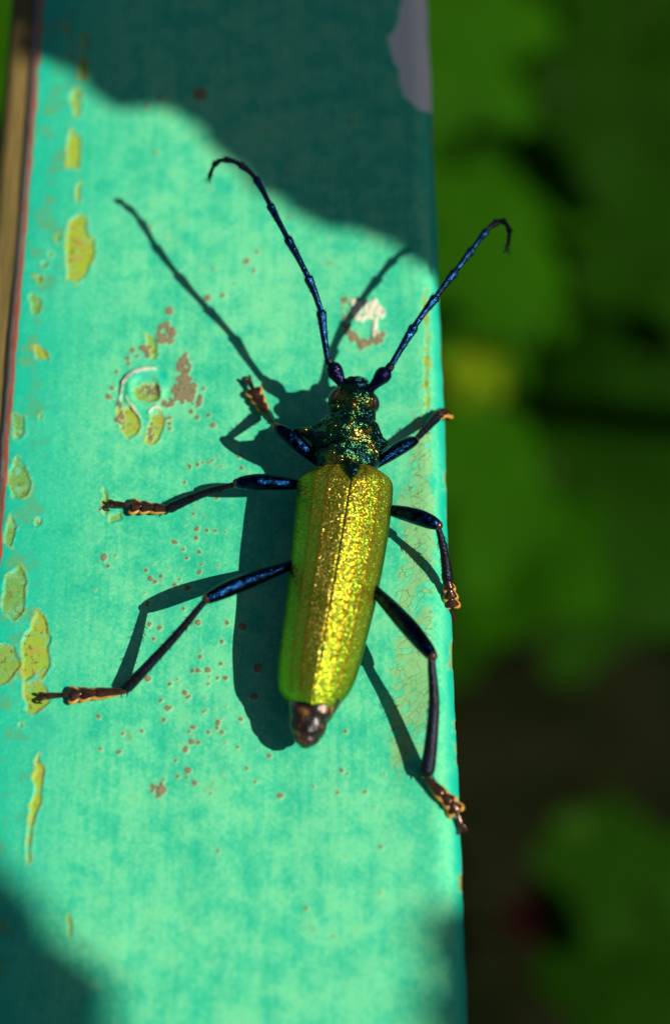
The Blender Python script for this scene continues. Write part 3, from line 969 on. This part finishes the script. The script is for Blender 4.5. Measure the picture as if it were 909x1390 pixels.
def leg(hip, knee, ankle, tarsus, fr=0.062, tr=0.034, bow=0.0, hook=None):
    """joints as (px, py, h); tarsus: list of joints from the ankle to the claws"""
    H, K, A = P(*hip), P(*knee), P(*ankle)
    d = K - H
    sag = Vector((0, 0, 0.03))
    b = Buf()
    b.tube([H, H + d * 0.15, H + d * 0.38 + sag * .6, H + d * 0.66 + sag, H + d * 0.88 + sag * .5, K, K + d * 0.03],
           [fr * 0.55, fr * 0.62, fr * 0.86, fr, fr * 0.88, fr * 0.62, fr * 0.3], 18, samples=30)
    root = b.build('leg', M_FEM, beetle)
    b = Buf()
    b.ellipsoid(K, fr * 0.62, fr * 0.62, fr * 0.62, n=14, rows=8)
    b.build('knee', M_KNEE, root)
    e = A - K
    side = e.cross(Vector((0, 0, 1))).normalized() * bow
    b = Buf()
    b.tube([K, K + e * 0.08, K + e * 0.4 + side, K + e * 0.8 + side * .6, A - e * 0.02, A + e * 0.02],
           [tr * 0.62, tr * 0.7, tr * 0.9, tr * 1.12, tr * 1.25, tr * 0.7], 14, samples=24)
    rs = random.Random(int(hip[0] * 7 + hip[1]))
    for k in range(46):                                       # short stiff bristles on the shin
        t = rs.uniform(0.2, 0.98)
        a = rs.uniform(0, 2 * math.pi)
        ax = e.normalized()
        s1 = ax.cross(Vector((0, 0, 1))).normalized()
        s2 = s1.cross(ax)
        o = s1 * math.cos(a) + s2 * math.sin(a)
        p = K + e * t + side * math.sin(math.pi * t) * 0.9 + o * tr * 0.8
        b.tube([p, p + o * 0.022 + ax * 0.032], [0.0035, 0.001], 4)
    for s in (-1, 1):                                         # spurs at the ankle
        o = e.cross(Vector((0, 0, 1))).normalized() * s
        b.tube([A + o * tr * 0.7, A + o * tr * 1.5 + e.normalized() * 0.05], [0.010, 0.002], 6)
    b.build('tibia', M_TIB, root)
    T = [P(*t) for t in tarsus]
    tb = Buf()
    n = len(T) - 1
    for i in range(n):
        p, q = T[i], T[i + 1]
        d = q - p
        up = Vector((0, 0, 1))
        lastseg = i == n - 1
        if lastseg:                                           # slender claw joint
            tb.tube([p - d * 0.15, p + d * 0.3, p + d * 0.85, q], [0.016, 0.020, 0.028, 0.018], 10, [0.016, 0.018, 0.024, 0.016], m=0, samples=10)
        else:
            wd = (0.042, 0.052, 0.062, 0.056)[min(i, 3)]
            tb.tube([p - d * 0.10, p + d * 0.1, p + d * 0.6, p + d * 0.92, q + d * 0.08], [0.018, 0.026, wd * 0.85, wd, wd * 0.55], 14,
                    [0.018, 0.026, 0.030, 0.030, 0.015], m=0, samples=12)
            sd = d.cross(up).normalized()
            dn = Vector((0, 0, -0.016))
            for sg in (-1, 1):                                # two hairy lobes underneath
                o = sd * sg * wd * 0.55
                tb.tube([p + d * 0.15 + o * 0.5 + dn, p + d * 0.6 + o + dn, p + d * 1.0 + o * 1.4 + dn, p + d * 1.28 + o * 1.45 + dn],
                        [0.014, wd * 0.55, wd * 0.55, 0.010], 10, [0.010, 0.018, 0.018, 0.006], m=1, samples=10)
    o = tb.build('tarsus', [M_TARS, M_PAD], root)
    cb = Buf()
    tip = T[-1]
    d = (T[-1] - T[-2]).normalized()
    sd = d.cross(Vector((0, 0, 1))).normalized()
    dn = Vector((0, 0, -1))
    if hook is not None:
        dn = hook
    for sg in (-1, 1):
        cb.tube([tip - d * 0.02 + sd * sg * 0.008, tip + d * 0.03 + sd * sg * 0.026, tip + d * 0.045 + sd * sg * 0.034 + dn * 0.03, tip + d * 0.02 + sd * sg * 0.034 + dn * 0.06],
                [0.014, 0.014, 0.010, 0.002], 8, samples=10)
    cb.build('claw', M_KNEE, root)

def lerp_joints(a, b, fr, lift=()):
    out = []
    for i, f in enumerate(fr):
        out.append(tuple(a[k] + (b[k] - a[k]) * f for k in range(3)))
    return out
TF = (0, 0.30, 0.50, 0.68, 1.0)
# left front, middle, hind
leg((438, 632, .32), (376, 581, .465), (362, 562, .10), lerp_joints((362, 562, .08), (337, 516, .06), (0, .27, .50, .72, 1.0)), fr=0.064, tr=0.034)
leg((418, 658, .30), (322, 656, .33), (230, 690, .07), lerp_joints((232, 691, .06), (154, 684, .055), TF), fr=0.066, tr=0.034, bow=0.02)
leg((402, 764, .31), (281, 813, .55), (172, 934, .07), lerp_joints((170, 938, .06), (61, 945, .055), (0, .36, .54, .68, 1.0)), fr=0.066, tr=0.036, bow=-0.012)
# right front, middle, hind: their feet hold on to the rounded edge of the beam
leg((505, 634, .32), (563, 598, .27), (592, 566, .10), [(592, 566, .09), (597, 561, .07), (601, 559, .02), (604, 560, -.06), (606, 566, -.2)], fr=0.058, tr=0.034, hook=Vector((-1, 0, -.3)))
leg((515, 688, .30), (594, 713, .38), (607, 787, .06), [(607, 787, .06), (610, 800, .02), (611.5, 812, -.03), (612.5, 823, -.09), (613, 838, -.2)], fr=0.066, tr=0.036, bow=-0.012, hook=Vector((-1, 0, -.3)))
leg((497, 788, .31), (586, 890, .51), (579, 1050, .08), [(578, 1054, .07), (600, 1078, .06), (612, 1089, .04), (619, 1101, 0.0), (626, 1122, -.07)], fr=0.070, tr=0.046, bow=-0.03, hook=Vector((-1, 0, -.3)))

# ------------------------------------------------------------------ leaves
def leaf_mesh(name, seed, lobes=5, depth=0.22, mat=None):
    """a broad lobed, toothed leaf of radius about 1, stalk at the origin, blade along +y"""
    rs = random.Random(seed)
    n, rings = 60, 5
    V, F = [(0, 0.9, 0.0)], []
    for r in range(1, rings + 1):
        f = r / rings
        for k in range(n):
            a = 2 * math.pi * k / n
            w_ = 1 - depth * (0.5 - 0.5 * math.cos(lobes * (a - math.pi / 2))) + 0.035 * math.sin(a * 19 + seed)
            notch = 0.55 * math.exp(-((abs(((a + math.pi / 2 + math.pi) % (2 * math.pi)) - math.pi)) / 0.28) ** 2)
            R_ = w_ * (1 - notch) * (1 + 0.06 * math.sin(2 * a + seed))
            x, y = R_ * f * math.cos(a), 0.9 + R_ * f * math.sin(a)
            z = -0.16 * (x * x + (y - 0.9) ** 2) + 0.10 * abs(x) + 0.05 * math.sin(3 * x + seed) * f + 0.03 * math.cos(lobes * a) * f
            V.append((x, y, z))
    for k in range(n):
        F.append((0, 1 + k, 1 + (k + 1) % n))
    for r in range(rings - 1):
        for k in range(n):
            a, b_ = 1 + r * n + k, 1 + r * n + (k + 1) % n
            F.append((a, a + n, b_ + n, b_))
    # stalk
    o = len(V)
    for i, (y, z) in enumerate(((0.0, 0.0), (0.45, 0.02), (0.95, 0.0))):
        for k in range(5):
            t = 2 * math.pi * k / 5
            V.append((0.022 * math.cos(t), y, z - 0.02 + 0.022 * math.sin(t)))
    for i in range(2):
        for k in range(5):
            F.append((o + i * 5 + k, o + i * 5 + (k + 1) % 5, o + (i + 1) * 5 + (k + 1) % 5, o + (i + 1) * 5 + k))
    me = bpy.data.meshes.new(name)
    me.from_pydata(V, [], F)
    me.materials.append(mat)
    me.polygons.foreach_set('use_smooth', [True] * len(me.polygons))
    return me

LEAVES = [[leaf_mesh('leaf', 3 + k, 5, 0.24, m) for k in range(3)] for m in LEAFM]

def put_leaf(parent, centre, normal, heading, size, kind, rs, base):
    """blade centre at `centre`, facing `normal`, its tip towards `heading`"""
    z = normal.normalized()
    y = (heading - z * heading.dot(z)).normalized()
    x = y.cross(z)
    o = bpy.data.objects.new('leaf', rs.choice(LEAVES[kind]))
    link(o, parent)
    from mathutils import Matrix
    R3 = Matrix((x, y, z)).transposed().to_4x4()
    loc = centre - y * (0.9 * size) - base
    o.matrix_local = Matrix.Translation(loc) @ R3 @ Matrix.Scale(size, 4)
    return centre - y * (0.9 * size)            # foot of the stalk

def plant(name, base, label, cat, group, leaves, rs, arch=0.4, stem_r=0.35, via=None):
    """leaves: (centre, normal, heading, size, kind); a stem rises from the base and a twig reaches every leaf"""
    root = empty(name, base, label, cat, group)
    bvec = Vector(base)
    top = sum((l[0] for l in leaves), Vector()) / len(leaves)
    if via is None:
        via = Vector((base[0] * 0.6 + top.x * 0.4, base[1] * 0.6 + top.y * 0.4, base[2] + (top.z - base[2]) * 0.55))
    b = Buf()
    b.tube([bvec - Vector((0, 0, 1.5)), bvec, via, (via + top) / 2, top], [stem_r * 1.2, stem_r, stem_r * .8, stem_r * .6, 0.01], 10, samples=24)
    for c, nrm, hd, s, k in leaves:
        foot = put_leaf(root, c, nrm, hd, s, k, rs, bvec)
        t = rs.uniform(0.3, 0.9)
        a = via.lerp(top, t)
        m_ = a.lerp(foot, 0.5) + Vector((0, 0, -0.06 * (foot - a).length))
        b.tube([a, m_, foot], [stem_r * .2, stem_r * .25, 0.02 * s], 7, samples=8)
    b.build('stem', M_STEM, root)
    return root

# --- the bushes whose leaves throw the soft shade on the beam
def shade_bush(base, via, label, spots, rest, seed):
    """spots: where a leaf's shade falls (photo px), leaf radius in cm, distance towards the sun, heading of its tip"""
    rs = random.Random(seed)
    L = []
    def over(px, py, size, T, head):
        c = P(px, py, 0) + SUN * T
        nrm = (SUN + Vector((rs.uniform(-.25, .25), rs.uniform(-.25, .25), rs.uniform(-.1, .2)))).normalized()
        L.append((c, nrm, Vector(head), size, rs.choice((0, 0, 2))))
    for q in spots:
        over(*q)
    for k in range(rest[0]):                                  # the rest of the bush, away from the view
        over(rs.uniform(*rest[1]), rs.uniform(*rest[2]), rs.uniform(0.9, 1.4), rs.uniform(26, 36), (rs.uniform(-1, 1), -1, rs.uniform(-.4, .2)))
    plant('overhanging_bush', base, label, 'bush', None, L, rs, stem_r=0.6, via=Vector(via))
D = (0, -1, 0)
shade_bush((36, 24, GZ), (30, 14, -5), 'tall leafy bush leaning over the shaded far end of the beam', [
    (165, 50, 0.80, 26, (0.0, -1, 0)), (330, 70, 1.15, 27, (0.1, -1, 0)), (430, 150, 1.0, 25, (-0.4, -1, 0)),
    (560, 250, 1.0, 26, (0.2, -1, 0)), (250, 0, 0.9, 28, (-0.2, -1, 0)), (560, 70, 1.1, 29, (0.5, -1, 0)),
    (420, 0, 1.2, 30, D), (75, -45, 0.7, 27, (-0.6, -1, 0)), (180, -60, 1.0, 28, (-0.2, -1, 0)), (620, 200, 1.1, 27, D),
    (640, 20, 1.2, 27, D), (340, 130, 0.75, 26, (-0.2, -1, 0))], (26, (20, 900), (-420, -60)), 11)
U_ = (0.4, 1, 0.2)
shade_bush((24, -62, GZ), (20, -46, -5), 'leafy bush leaning over the near end of the beam', [
    (-45, 1340, 0.85, 38, U_), (-10, 1450, 1.0, 40, U_), (-60, 1230, 0.5, 40, U_),
    (765, 1355, 0.9, 36, (-0.8, 0.6, 0.2)), (770, 1470, 0.9, 40, (-0.8, 0.6, 0.2))], (14, (-100, 700), (1600, 2000)), 12)

# --- the plants far below the beam, out of focus
def below(name, base, label, spots, seed, fill=None, group='leafy plants below the beam'):
    rs = random.Random(seed)
    L = []
    spots = list(spots)
    if fill:
        for k in range(fill[0]):
            spots.append((rs.uniform(*fill[1]), rs.uniform(*fill[2]), rs.uniform(-52, -42), rs.uniform(2.2, 4.0), 0))
            if spots[-1][0] > 760:
                spots[-1] = spots[-1][:4] + (2,)
    for (x, y, z, s, k) in spots:
        nrm = Vector((rs.uniform(-.1, .55), rs.uniform(-.5, .1), 1))
        L.append((P(x, y, z), nrm, Vector((rs.uniform(-1, 1), rs.uniform(-1, .6), -.3)), s, k))
    return plant(name, base, label, 'plant', group, L, rs, stem_r=0.15)

g = 'leafy plants below the beam'
below('leafy_plant', (14, 42, GZ), 'broad-leaved bright green plant beyond the right edge of the beam', [
    (640, 60, -30, 3.0, 0), (740, 20, -38, 4.0, 0), (860, 120, -34, 3.5, 2), (680, 200, -36, 4.0, 0), (820, 230, -40, 4.4, 2),
    (900, 320, -38, 3.6, 2), (640, 330, -34, 3.2, 0), (740, 380, -42, 4.2, 0), (600, 170, -40, 4.0, 2), (880, -20, -36, 3.8, 2), (560, 20, -44, 5, 0),
    (620, 100, -46, 5, 2), (780, 120, -48, 6, 0), (745, 195, -53, 6, 0), (748, 188, -36, 2.6, 0), (880, 500, -40, 2.6, 2), (770, 260, -47, 4, 0), (700, 120, -47, 4, 0), (840, 40, -51, 8, 2), (700, 300, -51, 8, 0), (860, 420, -50, 7, 2), (600, 420, -50, 7, 0)], 21, (24, (560, 960), (-40, 440)))
below('leafy_plant', (11, 30, GZ), 'yellow-green plant beside the beam with one paler yellow-green leaf', [
    (648, 505, -33, 1.0, 1), (690, 450, -38, 3.2, 0), (620, 520, -40, 3.5, 0), (840, 490, -40, 4.0, 2), (640, 650, -34, 3.2, 0), (780, 600, -38, 4.2, 2),  # the first leaf alone takes the lighter yellow-green material
    (880, 620, -40, 4.0, 2), (700, 740, -36, 3.0, 0), (820, 730, -40, 3.4, 2), (610, 780, -40, 3.2, 2), (650, 700, -46, 4.5, 2), (760, 500, -48, 6, 0), (820, 640, -50, 6, 2), (650, 600, -50, 6, 0)], 22, (20, (560, 960), (420, 780)))
below('leafy_plant', (9.5, 17, GZ), 'low green plant on the dark soil beside a red flower', [
    (850, 1190, -46, 2.8, 2), (890, 1250, -48, 3.0, 0), (820, 1280, -48, 2.6, 2), (870, 1340, -47, 3.0, 2), (840, 1235, -50, 3.4, 0)], 23)
below('leafy_plant', (-16, 44, GZ), 'dim green plant beyond the left edge of the beam', [
    (-10, 30, -30, 3.0, 0), (-30, 150, -34, 3.4, 2), (20, -60, -36, 4, 0), (-60, 300, -36, 4, 2), (-40, 480, -38, 4, 2), (10, 100, -44, 5, 2), (-20, 700, -44, 5, 2)], 24)

fl = empty('red_flower', P(720, 1262, GZ), 'small red flower on a thin stem over the dark soil', 'flower')
b = Buf()
bt = Vector(fl.location)
hd = P(724, 1250, GZ + 9)
b.tube([bt - Vector((0, 0, 1)), (bt + hd) / 2 + Vector((.3, 0, 0)), hd], [0.14, 0.12, 0.1], 8, samples=8)
b.build('stem', M_STEM, fl)
for k in range(6):
    a = k * math.pi / 3
    b = Buf()
    u = Vector((math.cos(a), math.sin(a), 0.35)).normalized()
    v = Vector((-math.sin(a), math.cos(a), 0))
    b.ellipsoid(hd + u * 0.5, 0.55, 0.34, 0.07, (u, v, u.cross(v)), 12, 8)
    b.build('petal', M_RED, fl)
